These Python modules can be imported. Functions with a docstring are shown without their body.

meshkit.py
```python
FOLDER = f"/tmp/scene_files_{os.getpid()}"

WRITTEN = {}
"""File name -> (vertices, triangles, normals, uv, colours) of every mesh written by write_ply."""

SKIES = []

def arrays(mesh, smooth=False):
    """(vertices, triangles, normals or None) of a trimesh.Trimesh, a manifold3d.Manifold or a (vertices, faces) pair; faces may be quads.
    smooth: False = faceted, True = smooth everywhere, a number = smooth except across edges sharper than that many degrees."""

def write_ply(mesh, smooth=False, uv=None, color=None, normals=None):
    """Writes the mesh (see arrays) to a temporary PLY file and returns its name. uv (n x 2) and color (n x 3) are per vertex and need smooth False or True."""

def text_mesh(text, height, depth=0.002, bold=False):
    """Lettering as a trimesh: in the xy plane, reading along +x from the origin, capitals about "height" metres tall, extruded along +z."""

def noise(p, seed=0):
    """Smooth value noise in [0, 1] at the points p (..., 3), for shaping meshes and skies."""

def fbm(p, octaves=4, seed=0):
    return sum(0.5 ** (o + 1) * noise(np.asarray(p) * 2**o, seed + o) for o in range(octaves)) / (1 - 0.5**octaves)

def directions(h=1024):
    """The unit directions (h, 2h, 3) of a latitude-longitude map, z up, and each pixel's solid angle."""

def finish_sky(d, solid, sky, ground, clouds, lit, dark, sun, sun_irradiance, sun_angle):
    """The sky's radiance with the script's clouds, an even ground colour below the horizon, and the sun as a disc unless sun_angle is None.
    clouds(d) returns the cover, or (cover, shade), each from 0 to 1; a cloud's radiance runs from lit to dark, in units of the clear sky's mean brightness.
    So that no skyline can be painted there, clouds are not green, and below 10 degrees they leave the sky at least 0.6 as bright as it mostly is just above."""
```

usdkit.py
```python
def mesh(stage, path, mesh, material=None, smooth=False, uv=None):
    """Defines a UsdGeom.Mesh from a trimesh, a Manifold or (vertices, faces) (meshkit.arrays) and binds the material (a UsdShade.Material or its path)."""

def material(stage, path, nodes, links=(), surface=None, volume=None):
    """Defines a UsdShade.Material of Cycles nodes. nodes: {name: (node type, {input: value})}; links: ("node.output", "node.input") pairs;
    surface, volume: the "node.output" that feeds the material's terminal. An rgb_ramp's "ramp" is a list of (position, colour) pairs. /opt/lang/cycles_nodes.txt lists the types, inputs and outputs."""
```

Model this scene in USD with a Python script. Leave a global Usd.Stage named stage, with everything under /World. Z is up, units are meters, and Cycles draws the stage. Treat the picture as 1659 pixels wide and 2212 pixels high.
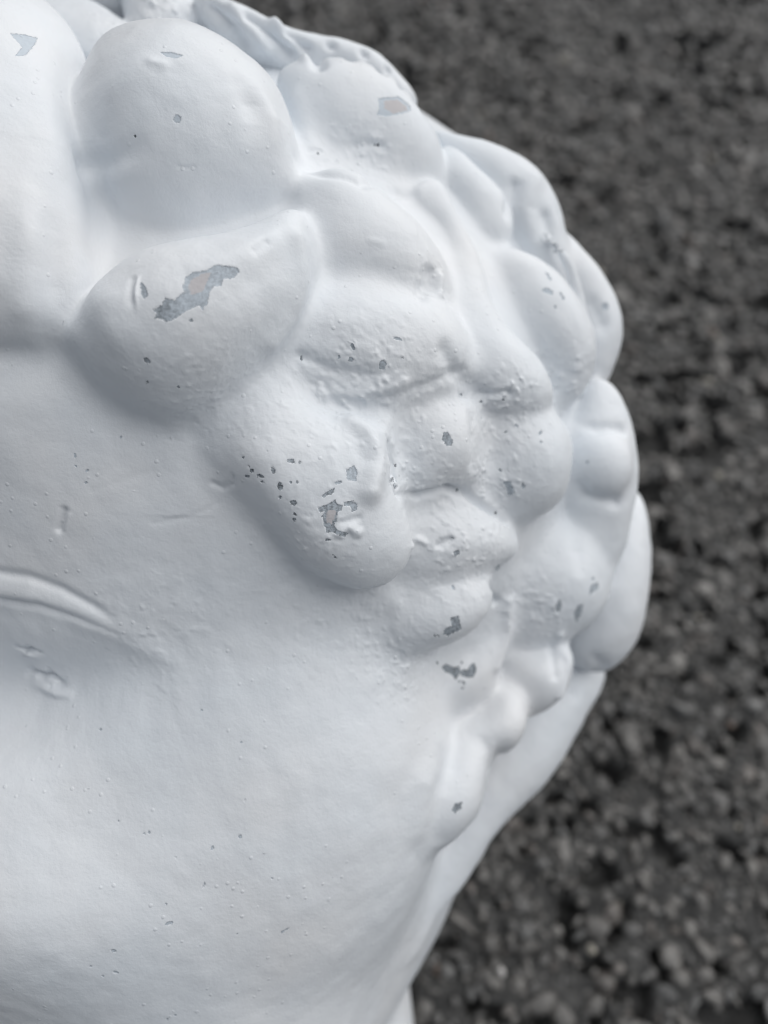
import math, random, os
import numpy as np, trimesh, usdkit, meshkit
from scipy import ndimage
from scipy import sparse
from scipy.sparse.linalg import spsolve
from scipy.spatial import cKDTree
import shapely
from pxr import Gf, Sdf, Usd, UsdGeom, UsdLux, UsdShade, Vt

random.seed(7)
RNG = np.random.default_rng(7)
stage = Usd.Stage.CreateInMemory()
UsdGeom.SetStageUpAxis(stage, UsdGeom.Tokens.z)
UsdGeom.SetStageMetersPerUnit(stage, 1.0)
world = UsdGeom.Xform.Define(stage, '/World')
stage.SetDefaultPrim(world.GetPrim())
UsdGeom.Scope.Define(stage, '/World/Looks')
T_ = Sdf.ValueTypeNames

# ------------------------------------------------------------------ camera, sky, sun
PITCH = math.radians(62.0)          # the camera looks down on the pavement
CAM_H = 0.353
FOCUS = 0.143
EXPOSURE = 0.84
FWD = np.array([0, math.cos(PITCH), -math.sin(PITCH)])
UPV = np.array([0, math.sin(PITCH), math.cos(PITCH)])
RGT = np.array([1.0, 0, 0])
CAM = np.array([0, 0, CAM_H])

cam = UsdGeom.Camera.Define(stage, '/World/camera')
m = Gf.Matrix4d(*[float(x) for r in ((*RGT, 0), (*UPV, 0), (*(-FWD), 0), (*CAM, 1)) for x in r])
cam.AddTransformOp().Set(m)
cam.CreateHorizontalApertureAttr(24.0); cam.CreateVerticalApertureAttr(32.0)
cam.CreateFocalLengthAttr(24.0)
cam.CreateClippingRangeAttr(Gf.Vec2f(0.01, 1000))
cam.CreateFStopAttr(24.0 / 3.7); cam.CreateFocusDistanceAttr(FOCUS)
cam.CreateExposureAttr(EXPOSURE)

SUN_EL, SUN_AZ = math.radians(46), math.radians(50)      # azimuth from +y towards +x
sd = np.array([math.cos(SUN_EL) * math.sin(SUN_AZ), math.cos(SUN_EL) * math.cos(SUN_AZ), math.sin(SUN_EL)])
sun = UsdLux.DistantLight.Define(stage, '/World/sun')
sun.CreateIntensityAttr(0.4); sun.CreateAngleAttr(100.0); sun.CreateNormalizeAttr(True)
sun.CreateColorAttr(Gf.Vec3f(1.0, 0.985, 0.965))
zax = sd; xax = np.cross([0, 0, 1], zax); xax /= np.linalg.norm(xax); yax = np.cross(zax, xax)
sun.AddTransformOp().Set(Gf.Matrix4d(*[float(x) for r in ((*xax, 0), (*yax, 0), (*zax, 0), (0, 0, 5, 1)) for x in r]))

sky = UsdLux.DomeLight.Define(stage, '/World/sky')
sky_mat = usdkit.material(stage, '/World/Looks/overcast_sky', {
    'sky': ('sky_texture', {'sky_type': 'single_scattering', 'sun_disc': False, 'sun_elevation': SUN_EL, 'sun_rotation': SUN_AZ, 'aerosol_density': 2.0}),
    'tc': ('texture_coordinate', {}),
    'n': ('noise_texture', {'scale': 2.5, 'detail': 5.0, 'roughness': 0.55}),
    'cov': ('map_range', {'from_min': 0.25, 'from_max': 0.6, 'to_min': 0.85, 'to_max': 0.97, 'clamp': True}),
    'mx': ('mix_color', {'b': (1.77, 1.92, 2.13), 'use_clamp': False}),
    'bg': ('background_shader', {'strength': 0.055}),
}, [('tc.generated', 'n.vector'), ('n.fac', 'cov.value'), ('cov.result', 'mx.fac'), ('sky.color', 'mx.a'), ('mx.result', 'bg.color')], surface='bg.background')
UsdShade.MaterialBindingAPI.Apply(sky.GetPrim()).Bind(sky_mat)


def keys(prim, **kw):
    for k, v in kw.items():
        if v:
            prim.SetCustomDataByKey(k, v)
keys(sky.GetPrim(), kind='structure')

# ------------------------------------------------------------------ materials
PAINT = usdkit.material(stage, '/World/Looks/chipped_white_paint', {
    'geo': ('texture_coordinate', {}),
    'chip': ('attribute', {'attribute': 'chip'}),       # mm inside (+) or outside (-) of a worn patch
    'bare': ('attribute', {'attribute': 'bare'}),       # mm inside a patch worn through to the plaster
    'dark': ('attribute', {'attribute': 'dirt'}),       # how dirty the worn patch is
    'en': ('noise_texture', {'scale': 1700.0, 'detail': 4.0, 'roughness': 0.75}),
    'eo': ('math', {'math_type': 'multiply_add', 'value2': 1.25, 'value3': -0.625}),
    'ce': ('math', {'math_type': 'add'}),
    'cm': ('map_range', {'from_min': -0.03, 'from_max': 0.04, 'to_min': 0.0, 'to_max': 1.0, 'clamp': True}),
    'rim': ('map_range', {'from_min': 0.0, 'from_max': 0.2, 'to_min': 0.84, 'to_max': 1.0, 'clamp': True}),
    'be': ('math', {'math_type': 'add'}),
    'bm': ('map_range', {'from_min': -0.05, 'from_max': 0.08, 'to_min': 0.0, 'to_max': 1.0, 'clamp': True}),
    'sp': ('noise_texture', {'scale': 1500.0, 'detail': 4.0, 'roughness': 0.75}),
    'spr': ('map_range', {'from_min': 0.38, 'from_max': 0.62, 'to_min': 0.45, 'to_max': 1.6, 'clamp': True}),
    'primer': ('mix_color', {'a': (0.58, 0.64, 0.70), 'b': (0.235, 0.26, 0.285)}),
    'speck': ('mix_color', {'blend_type': 'multiply', 'a': (1, 1, 1), 'use_clamp': False}),
    'spc': ('combine_color', {}),
    'primer2': ('mix_color', {'blend_type': 'multiply', 'fac': 1.0}),
    'plast': ('mix_color', {'b': (0.57, 0.55, 0.56)}),
    'rimc': ('combine_color', {}),
    'under': ('mix_color', {'blend_type': 'multiply', 'fac': 1.0}),
    'tn': ('noise_texture', {'scale': 26.0, 'detail': 3.0, 'roughness': 0.5}),
    'tint': ('rgb_ramp', {'ramp': [(0.3, (0.765, 0.805, 0.845)), (0.5, (0.785, 0.812, 0.842)), (0.7, (0.80, 0.81, 0.825))]}),
    'col': ('mix_color', {}),
    'f1': ('noise_texture', {'scale': 1500.0, 'detail': 3.0, 'roughness': 0.6}),
    'f2': ('noise_texture', {'scale': 420.0, 'detail': 2.0, 'roughness': 0.5}),
    'fm': ('math', {'math_type': 'multiply_add', 'value2': 0.9}),
    'hc': ('math', {'math_type': 'multiply_add', 'value2': -1.3}),
    'vo': ('voronoi_texture', {'feature': 'f1', 'scale': 420.0}),
    'vd': ('map_range', {'range_type': 'smoothstep', 'from_min': 0.06, 'from_max': 0.2, 'to_min': 1.0, 'to_max': 0.0, 'clamp': True}),
    'vs': ('separate_color', {}),
    'vm': ('noise_texture', {'scale': 55.0, 'detail': 2.0}),
    'vt': ('math', {'math_type': 'multiply_add', 'value2': 4.0, 'value3': -1.75, 'use_clamp': True}),
    'vk': ('math', {'math_type': 'less_than'}),
    'vp': ('math', {'math_type': 'multiply'}),
    'hp': ('math', {'math_type': 'multiply_add', 'value2': 1.5}),
    'bump': ('bump', {'strength': 0.42, 'distance': 0.00016}),
    'rn': ('map_range', {'from_min': 0.0, 'from_max': 1.0, 'to_min': 0.42, 'to_max': 0.75, 'clamp': True}),
    'p': ('principled_bsdf', {'roughness': 0.42, 'specular_ior_level': 0.42}),
}, [('geo.object', 'en.vector'), ('geo.object', 'sp.vector'), ('geo.object', 'tn.vector'), ('geo.object', 'f1.vector'), ('geo.object', 'f2.vector'),
    ('en.fac', 'eo.value1'), ('chip.fac', 'ce.value1'), ('eo.value', 'ce.value2'), ('ce.value', 'cm.value'), ('ce.value', 'rim.value'),
    ('bare.fac', 'be.value1'), ('eo.value', 'be.value2'), ('be.value', 'bm.value'),
    ('dark.fac', 'primer.fac'), ('sp.fac', 'spr.value'), ('spr.result', 'spc.r'), ('spr.result', 'spc.g'), ('spr.result', 'spc.b'),
    ('dark.fac', 'speck.fac'), ('spc.color', 'speck.b'), ('primer.result', 'primer2.a'), ('speck.result', 'primer2.b'),
    ('primer2.result', 'plast.a'), ('bm.result', 'plast.fac'),
    ('rim.result', 'rimc.r'), ('rim.result', 'rimc.g'), ('rim.result', 'rimc.b'), ('plast.result', 'under.a'), ('rimc.color', 'under.b'),
    ('tn.fac', 'tint.fac'), ('tint.color', 'col.a'), ('under.result', 'col.b'), ('cm.result', 'col.fac'), ('col.result', 'p.base_color'),
    ('f2.fac', 'fm.value1'), ('f1.fac', 'fm.value3'), ('cm.result', 'hc.value1'), ('fm.value', 'hc.value3'), ('geo.object', 'vo.vector'), ('geo.object', 'vm.vector'), ('vo.distance', 'vd.value'), ('vo.color', 'vs.color'), ('vm.fac', 'vt.value1'), ('vs.r', 'vk.value1'), ('vt.value', 'vk.value2'), ('vk.value', 'vp.value1'), ('vd.result', 'vp.value2'), ('vp.value', 'hp.value1'), ('hc.value', 'hp.value3'), ('hp.value', 'bump.height'), ('bump.normal', 'p.normal'),
    ('cm.result', 'rn.value'), ('rn.result', 'p.roughness')], surface='p.BSDF')

ASPH = usdkit.material(stage, '/World/Looks/asphalt_binder', {
    'geo': ('geometry', {}),
    'n': ('noise_texture', {'scale': 160.0, 'detail': 5.0, 'roughness': 0.65}),
    'r': ('rgb_ramp', {'ramp': [(0.3, (0.018, 0.018, 0.018)), (0.5, (0.05, 0.05, 0.049)), (0.7, (0.105, 0.103, 0.10))]}),
    'b': ('bump', {'strength': 0.8, 'distance': 0.002}),
    'p': ('principled_bsdf', {'roughness': 0.7, 'specular_ior_level': 0.35}),
}, [('geo.position', 'n.vector'), ('n.fac', 'r.fac'), ('r.color', 'p.base_color'), ('n.fac', 'b.height'), ('b.normal', 'p.normal')], surface='p.BSDF')
STONE = usdkit.material(stage, '/World/Looks/aggregate_stone', {
    'geo': ('geometry', {}),
    'c': ('attribute', {'attribute': 'tone'}),
    'n': ('noise_texture', {'scale': 420.0, 'detail': 4.0, 'roughness': 0.7}),
    'r': ('rgb_ramp', {'ramp': [(0.28, (0.35, 0.35, 0.35)), (0.5, (0.95, 0.95, 0.95)), (0.7, (1.6, 1.6, 1.6))]}),
    'm': ('mix_color', {'blend_type': 'multiply', 'fac': 1.0, 'use_clamp': False}),
    'b': ('bump', {'strength': 0.7, 'distance': 0.0012}),
    'p': ('principled_bsdf', {'roughness': 0.36, 'specular_ior_level': 0.9}),
}, [('geo.position', 'n.vector'), ('n.fac', 'r.fac'), ('c.color', 'm.a'), ('r.color', 'm.b'), ('m.result', 'p.base_color'), ('n.fac', 'b.height'), ('b.normal', 'p.normal')], surface='p.BSDF')


def define(path, v, f, mat, normals=None, prim=None, colors=None):
    me = UsdGeom.Mesh.Define(stage, path)
    me.CreatePointsAttr(Vt.Vec3fArray.FromNumpy(np.ascontiguousarray(v, np.float32)))
    me.CreateFaceVertexCountsAttr(Vt.IntArray.FromNumpy(np.full(len(f), 3, np.int32)))
    me.CreateFaceVertexIndicesAttr(Vt.IntArray.FromNumpy(np.ascontiguousarray(f, np.int32).ravel()))
    me.CreateSubdivisionSchemeAttr('none')
    if normals is not None:
        me.CreateNormalsAttr(Vt.Vec3fArray.FromNumpy(np.ascontiguousarray(normals, np.float32)))
        me.SetNormalsInterpolation('vertex')
    for k, a in (prim or {}).items():
        UsdGeom.PrimvarsAPI(me).CreatePrimvar(k, T_.FloatArray, 'vertex').Set(Vt.FloatArray.FromNumpy(np.ascontiguousarray(a, np.float32)))
    if colors is not None:
        UsdGeom.PrimvarsAPI(me).CreatePrimvar('tone', T_.Color3fArray, 'vertex').Set(Vt.Vec3fArray.FromNumpy(np.ascontiguousarray(colors, np.float32)))
    UsdShade.MaterialBindingAPI.Apply(me.GetPrim()).Bind(mat)
    return me


# ------------------------------------------------------------------ asphalt
def rough_height(x, y):
    p = np.stack([x, y, 0 * x], -1)
    return 0.0058 * (meshkit.fbm(p * 70, 4, 3) - 0.5) + 0.002 * (meshkit.noise(p * 14, 5) - 0.5)


ground = UsdGeom.Xform.Define(stage, '/World/asphalt_pavement')
keys(ground.GetPrim(), kind='structure')
GX0, GX1, GY0, GY1 = -0.28, 0.52, -0.09, 0.85
gx, gy = np.meshgrid(np.linspace(GX0, GX1, 420), np.linspace(GY0, GY1, 494))


def ravel_depth(x, y):
    """how far the surface has lost its stones: narrow pits between the clumps (0 to 1)"""
    n_ = meshkit.fbm(np.stack([x * 120, y * 120, 0 * x], -1), 2, 77) * 0.75 + meshkit.noise(np.stack([x * 30, y * 30, 0 * x], -1), 78) * 0.25
    return np.clip((0.39 - n_) / 0.05, 0, 1)


edge = np.clip(np.minimum(np.minimum(gx - GX0, GX1 - gx), np.minimum(gy - GY0, GY1 - gy)) / 0.02, 0, 1)
gv = np.stack([gx, gy, edge * (rough_height(gx, gy) - 0.0010 - 0.0095 * ravel_depth(gx, gy)) - (1 - edge) * 0.001], -1).reshape(-1, 3)
q = np.arange(420 * 494).reshape(494, 420)
a, b, c, d = q[:-1, :-1].ravel(), q[:-1, 1:].ravel(), q[1:, 1:].ravel(), q[1:, :-1].ravel()
gf = np.vstack([np.stack([a, b, c], 1), np.stack([a, c, d], 1)])
gv_, gf_, gn_ = meshkit.arrays((gv, gf), True)
define('/World/asphalt_pavement/binder', gv_, gf_, ASPH, gn_)
W = 60.0
rv, rf = [], []
for x0, x1, y0, y1 in ((-W, W, GY1, W), (-W, W, -W, GY0), (-W, GX0, GY0, GY1), (GX1, W, GY0, GY1)):
    o = len(rv); rv += [(x0, y0, -0.001), (x1, y0, -0.001), (x1, y1, -0.001), (x0, y1, -0.001)]; rf += [(o, o + 1, o + 2), (o, o + 2, o + 3)]
define('/World/asphalt_pavement/road_surface', np.array(rv), np.array(rf), ASPH)

ico = trimesh.creation.icosphere(subdivisions=1)
ico2 = trimesh.creation.icosphere(subdivisions=2)
VARIANTS = []
for k in range(14):
    base = ico
    v = base.vertices.copy()
    for _ in range(15):                                   # chip flat faces off a pebble
        n = RNG.normal(size=3); n /= np.linalg.norm(n)
        h = RNG.uniform(0.5, 0.92)
        dd = v @ n - h
        v -= np.outer(np.maximum(dd, 0) * 0.95, n)
    v *= np.array([RNG.uniform(0.85, 1.25), RNG.uniform(0.75, 1.0), RNG.uniform(0.55, 0.8)])
    v += 0.10 * (meshkit.noise(v * 2.2 + k * 9.1, k)[:, None] - 0.5) * base.vertices
    VARIANTS.append((v, base.faces))
# packed pebbles of three sizes by dart throwing
pts, rad = [], []
tree_cell = {}
def try_add(x, y, r, tight):
    cx, cy = int(x // 0.012), int(y // 0.012)
    for i in range(cx - 1, cx + 2):
        for j in range(cy - 1, cy + 2):
            for (a_, b_, r_) in tree_cell.get((i, j), ()):
                if (a_ - x) ** 2 + (b_ - y) ** 2 < (tight * (r + r_)) ** 2:
                    return
    tree_cell.setdefault((cx, cy), []).append((x, y, r)); pts.append((x, y)); rad.append(r)
rr = random.Random(3)
X0, X1, Y0, Y1 = GX0 + 0.01, GX1 - 0.01, GY0 + 0.01, GY1 - 0.01
for (n, lo, hi, t) in ((9000, 0.0032, 0.0058, 0.58), (24000, 0.0020, 0.0034, 0.56), (26000, 0.0013, 0.0020, 0.62)):
    xy = np.array([(rr.uniform(X0, X1), rr.uniform(Y0, Y1), rr.uniform(lo, hi)) for _ in range(n)])
    hole = ravel_depth(xy[:, 0], xy[:, 1])
    for (x_, y_, r_), h_ in zip(xy, hole):
        if h_ < 0.3:
            try_add(x_, y_, r_, t)
pts = np.array(pts); rad = np.array(rad)
STONES = []
palette = [((0.115, 0.113, 0.110), 10), ((0.09, 0.09, 0.09), 9), ((0.145, 0.142, 0.138), 8), ((0.125, 0.116, 0.110), 3), ((0.18, 0.177, 0.172), 2), ((0.115, 0.118, 0.12), 3), ((0.16, 0.12, 0.10), 0.12), ((0.50, 0.50, 0.51), 0.10), ((0.26, 0.25, 0.22), 0.25)]
pc = np.array([p[0] for p in palette]); pw = np.array([p[1] for p in palette], float); pw /= pw.sum()
hz = rough_height(pts[:, 0], pts[:, 1])
for i, ((x, y), r) in enumerate(zip(pts, rad)):
    v, f = VARIANTS[rr.randrange(len(VARIANTS))]
    ang = rr.uniform(0, 2 * math.pi); ca, sa = math.cos(ang), math.sin(ang)
    tl, tm = rr.gauss(0, 0.36), rr.gauss(0, 0.36)
    w = v * r * np.array([rr.uniform(.85, 1.4), rr.uniform(.8, 1.3), rr.uniform(.8, 1.2)])
    w = w @ np.array([[1, 0, -tl], [0, 1, -tm], [tl, tm, 1]])
    w = np.stack([w[:, 0] * ca - w[:, 1] * sa, w[:, 0] * sa + w[:, 1] * ca, w[:, 2]], 1) + [x, y, hz[i] + rr.uniform(-0.8, 0.05) * r]
    col = pc[RNG.choice(len(pc), p=pw)] * np.array([1.03, 1.0, 0.96]) * rr.uniform(0.64, 1.15)
    STONES.append((w, f, col))


def pix_of(p):
    """picture coordinates (1659 wide) of world points, for choosing which stones show largest"""
    q_ = p - CAM
    dd = q_ @ FWD
    return 829.5 + 1659 * (q_ @ RGT) / dd, 1106 - 1659 * (q_ @ UPV) / dd, dd
cen = np.column_stack([pts, hz])
pu, pv, pd = pix_of(cen)
OUTL = np.array([(440, 0), (780, 100), (905, 230), (1130, 350), (1230, 520), (1340, 740), (1397, 1200), (1340, 1415), (1180, 1680), (970, 1940), (895, 2212)])
vis = (pu > np.interp(pv, OUTL[:, 1], OUTL[:, 0]) - 20) & (pu < 1690) & (pv > -30) & (pv < 2240)
size = np.where(vis, rad / pd, 0)
order = np.argsort(-size)
single = set(order[:300].tolist())
def stone_mesh(path, idx):
    vs, fs, cs, o = [], [], [], 0
    for i in idx:
        w, f, col = STONES[i]
        vs.append(w); fs.append(f + o); cs.append(np.tile(col, (len(w), 1))); o += len(w)
    v_, f_ = np.vstack(vs), np.vstack(fs)
    _, _, n_ = meshkit.arrays((v_, f_), True)
    return define(path, v_, f_, STONE, n_, colors=np.vstack(cs))
for k, i in enumerate(order[:300]):
    stone_mesh('/World/asphalt_pavement/stone' + ('' if k == 0 else f'_{k:03d}'), [i])
wide = (pu > np.interp(pv, OUTL[:, 1], OUTL[:, 0]) - 250) & (pu < 1900) & (pv > -200) & (pv < 2500)
rest = [i for i in range(len(STONES)) if i not in single and (wide[i] or rad[i] > 0.0026)]
keys(stone_mesh('/World/asphalt_pavement/aggregate', rest).GetPrim(), kind='stuff')

# ------------------------------------------------------------------ the bust: a sculpted solid
# Sculpting frame: X right, Y up, D away from the eye, metres; FP is the focal length in sculpting pixels.
FP = 1659.0
HC = np.array([-0.0527, 0.0170, 0.265])     # centre of the skull
HR = 0.120


def at(u, v, z):
    return np.array([(u - 829.5) / FP * z, (1106 - v) / FP * z, z])


def zskull(u, v):
    d_ = np.array([(u - 829.5) / FP, (1106 - v) / FP, 1.0])
    A = d_ @ d_; B = d_ @ HC; Cc = HC @ HC - HR * HR
    disc = B * B - A * Cc
    return (B - math.sqrt(disc)) / A if disc > 0 else B / A


class Ell:
    """ellipsoid; u, v in pixels, h = mm in front of the skull, radii ru, rv px turned by ang degrees, rw = depth radius in px"""
    def __init__(s, u, v, h, ru, rv, ang=0, rw=None, z=None, yaw=0, tip=0):
        z = (zskull(u, v) - h / 1000) if z is None else z
        s.c = at(u, v, z); k = z / FP
        a_ = math.radians(ang)
        R = np.array([[math.cos(a_), -math.sin(a_), 0], [math.sin(a_), math.cos(a_), 0], [0, 0, 1.0]])
        y_ = math.radians(yaw); t_ = math.radians(tip)
        Ry = np.array([[math.cos(y_), 0, -math.sin(y_)], [0, 1, 0], [math.sin(y_), 0, math.cos(y_)]])
        Rx = np.array([[1, 0, 0], [0, math.cos(t_), -math.sin(t_)], [0, math.sin(t_), math.cos(t_)]])
        s.R = Rx @ Ry @ R
        s.r = np.array([ru, rv, rw if rw else min(ru, rv)]) * k
        s.lo, s.hi = s.c - s.r.max(), s.c + s.r.max()

    def d(s, p):
        q_ = (p - s.c) @ s.R
        k0 = np.sqrt(((q_ / s.r) ** 2).sum(1)); k1 = np.sqrt(((q_ / s.r ** 2) ** 2).sum(1))
        return np.where(k0 < 1e-6, -s.r.min(), k0 * (k0 - 1) / np.maximum(k1, 1e-9))


class Chain:
    """a strand: spheres (u, v, h, r) joined by round cones; wide flattens it (no)"""
    def __init__(s, *pts_, zs=None):
        s.P, s.r = [], []
        for i, (u, v, h, r) in enumerate(pts_):
            z = zskull(u, v) - h / 1000 if zs is None else zs[i]
            s.P.append(at(u, v, z)); s.r.append(r * z / FP)
        s.P = np.array(s.P); s.r = np.array(s.r)
        if len(s.P) > 2:                                 # smooth the path
            t = np.arange(len(s.P)); tt = np.linspace(0, len(s.P) - 1, (len(s.P) - 1) * 3 + 1)
            from scipy.interpolate import PchipInterpolator as PI_
            s.P = PI_(t, s.P)(tt); s.r = PI_(t, s.r)(tt)
        s.lo, s.hi = (s.P - s.r[:, None]).min(0), (s.P + s.r[:, None]).max(0)

    def d(s, p):
        out = np.full(len(p), 1e3)
        for i in range(len(s.P) - 1):
            a_, b_ = s.P[i], s.P[i + 1]
            ab = b_ - a_
            t = np.clip((p - a_) @ ab / max(ab @ ab, 1e-12), 0, 1)
            dist = np.linalg.norm(p - a_ - t[:, None] * ab, axis=1) - (s.r[i] + t * (s.r[i + 1] - s.r[i]))
            out = np.minimum(out, dist)
        return out


def smin(a_, b_, k):
    h = np.maximum(k - np.abs(a_ - b_), 0) / k
    return np.minimum(a_, b_) - h * h * h * k / 6


class Sph:
    def __init__(s, c, r): s.c, s.rr = np.array(c), r; s.lo, s.hi = s.c - r, s.c + r
    def d(s, p): return np.linalg.norm(p - s.c, axis=1) - s.rr


class Pillow:
    """a lock of hair: its outline (pixels) laid on the head where it grows, swelling to H mm over a width of w px"""
    def __init__(s, outline, H, lift=0.0, w=90, z=None, lean=0.5, tilt=(0, 0), soft=0.07, ctr=None, p=2.0):
        pts_ = np.array(outline, float)
        from scipy.interpolate import CubicSpline
        seg = np.r_[0, np.cumsum(np.sqrt(np.linalg.norm(np.diff(np.vstack([pts_, pts_[:1]]), axis=0), axis=1)))]
        cs_ = CubicSpline(seg, np.vstack([pts_, pts_[:1]]), bc_type='periodic')
        pts_ = cs_(np.linspace(0, seg[-1], len(pts_) * 5 + 1)[:-1])
        poly = shapely.Polygon(pts_).buffer(0)
        if poly.geom_type != 'Polygon':
            poly = max(poly.geoms, key=lambda g: g.area)
        cu, cv = ctr or (poly.representative_point().x, poly.centroid.y)
        hit, n = base_hit(cu, cv)
        if z is not None:
            hit = at(cu, cv, z)
        to = -hit / np.linalg.norm(hit)
        a3 = n + lean * to + np.array([tilt[0], tilt[1], 0]); a3 /= np.linalg.norm(a3)
        a1 = np.cross([0, 1.0, 0], a3); a1 /= np.linalg.norm(a1)
        a2 = np.cross(a3, a1)
        s.o = hit + a3 * lift / 1000; s.A = np.stack([a1, a2, a3], 1)
        pts_ = np.array(poly.exterior.coords)
        ray = np.column_stack([(pts_[:, 0] - 829.5) / FP, (1106 - pts_[:, 1]) / FP, np.ones(len(pts_))])
        # flat outline in the plane where it meets the head
        q_ = ray * ((s.o @ a3) / (ray @ a3))[:, None]
        loc = (q_ - s.o) @ s.A[:, :2]
        s.H = H / 1000
        g = shapely.Polygon(loc).buffer(0)
        if g.geom_type != 'Polygon':
            g = max(g.geoms, key=lambda x: x.area)
        mg = 0.004
        s.n = 90
        x0, y0, x1, y1 = g.bounds
        s.x0, s.y0 = x0 - mg, y0 - mg
        s.sx, s.sy = (x1 - x0 + 2 * mg) / (s.n - 1), (y1 - y0 + 2 * mg) / (s.n - 1)
        gx_, gy_ = np.meshgrid(s.x0 + s.sx * np.arange(s.n), s.y0 + s.sy * np.arange(s.n), indexing='ij')
        pp = shapely.points(gx_.ravel(), gy_.ravel())
        shapely.prepare(g)
        ds = shapely.distance(g.exterior, pp)
        ins = shapely.contains_xy(g, gx_.ravel(), gy_.ravel())
        sd_ = np.where(ins, ds, -ds).reshape(s.n, s.n)
        inr = sd_.max()
        # swell it like a membrane under pressure: laplace(f) = -1 inside the outline, f = 0 on it
        num = -np.ones(ins.shape[0], np.int64).reshape(s.n, s.n)
        I = ins.reshape(s.n, s.n); num[I] = np.arange(I.sum())
        ij = np.argwhere(I)
        rows, cols, vals = [np.arange(len(ij))], [np.arange(len(ij))], [np.full(len(ij), 2 / s.sx ** 2 + 2 / s.sy ** 2)]
        for da, db, c_ in ((1, 0, s.sx), (-1, 0, s.sx), (0, 1, s.sy), (0, -1, s.sy)):
            j = num[ij[:, 0] + da, ij[:, 1] + db]
            ok = j >= 0
            rows.append(np.where(ok)[0]); cols.append(j[ok]); vals.append(np.full(ok.sum(), -1 / c_ ** 2))
        M = sparse.csc_matrix((np.concatenate(vals), (np.concatenate(rows), np.concatenate(cols))))
        f_ = np.zeros((s.n, s.n)); f_[I] = spsolve(M, np.ones(len(ij)))
        f_ /= f_.max()
        t = np.where(I, np.sqrt(np.maximum(1 - f_, 0)), 1 - sd_ / (inr * 0.9))
        t = ndimage.gaussian_filter(t, (inr * soft / s.sx, inr * soft / s.sy), mode='nearest')
        gxx, gyy = np.gradient(t, s.sx, s.sy)
        s.g = ndimage.gaussian_filter(np.maximum(np.hypot(gxx, gyy), 0.35 / inr), 3)
        s.t = ndimage.spline_filter(t, 3); s.p = p
        c8 = np.array([[x_, y_, z_] for x_ in (x0, x1) for y_ in (y0, y1) for z_ in (-s.H, s.H)])
        c8 = s.o + c8 @ s.A.T
        s.lo, s.hi = c8.min(0), c8.max(0)

    def d(s, p):
        q_ = (p - s.o) @ s.A
        x = np.clip((q_[:, 0] - s.x0) / s.sx, 0, s.n - 1); y = np.clip((q_[:, 1] - s.y0) / s.sy, 0, s.n - 1)
        t = ndimage.map_coordinates(s.t, [x, y], order=3, prefilter=False, mode='nearest')
        h_ = np.abs(q_[:, 2]) / s.H; t = np.maximum(t, 1e-6); e = s.p
        k_ = (t ** e + h_ ** e) ** (1 / e)
        kk = np.maximum(k_, 1e-4)
        gt = ndimage.map_coordinates(s.g, [x, y], order=1, mode='nearest')
        g_ = np.sqrt(((t / kk) ** (e - 1) * gt) ** 2 + ((h_ / kk) ** (e - 1) / s.H) ** 2)
        return np.where(k_ < 1e-4, -s.H, (k_ - 1) / np.maximum(g_, 1e-6))


LOCKS = []      # (name, [prims], k_in, k_out, [grooves (prim, k)])
def lock(name, *prims, kin=3.0, k=2.5, cut=()):
    lo = np.min([p.lo for p in prims], 0); hi = np.max([p.hi for p in prims], 0)
    LOCKS.append((name, prims, kin / 1000, k / 1000, [(c_, kk / 1000) for c_, kk in cut], lo, hi))


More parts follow.
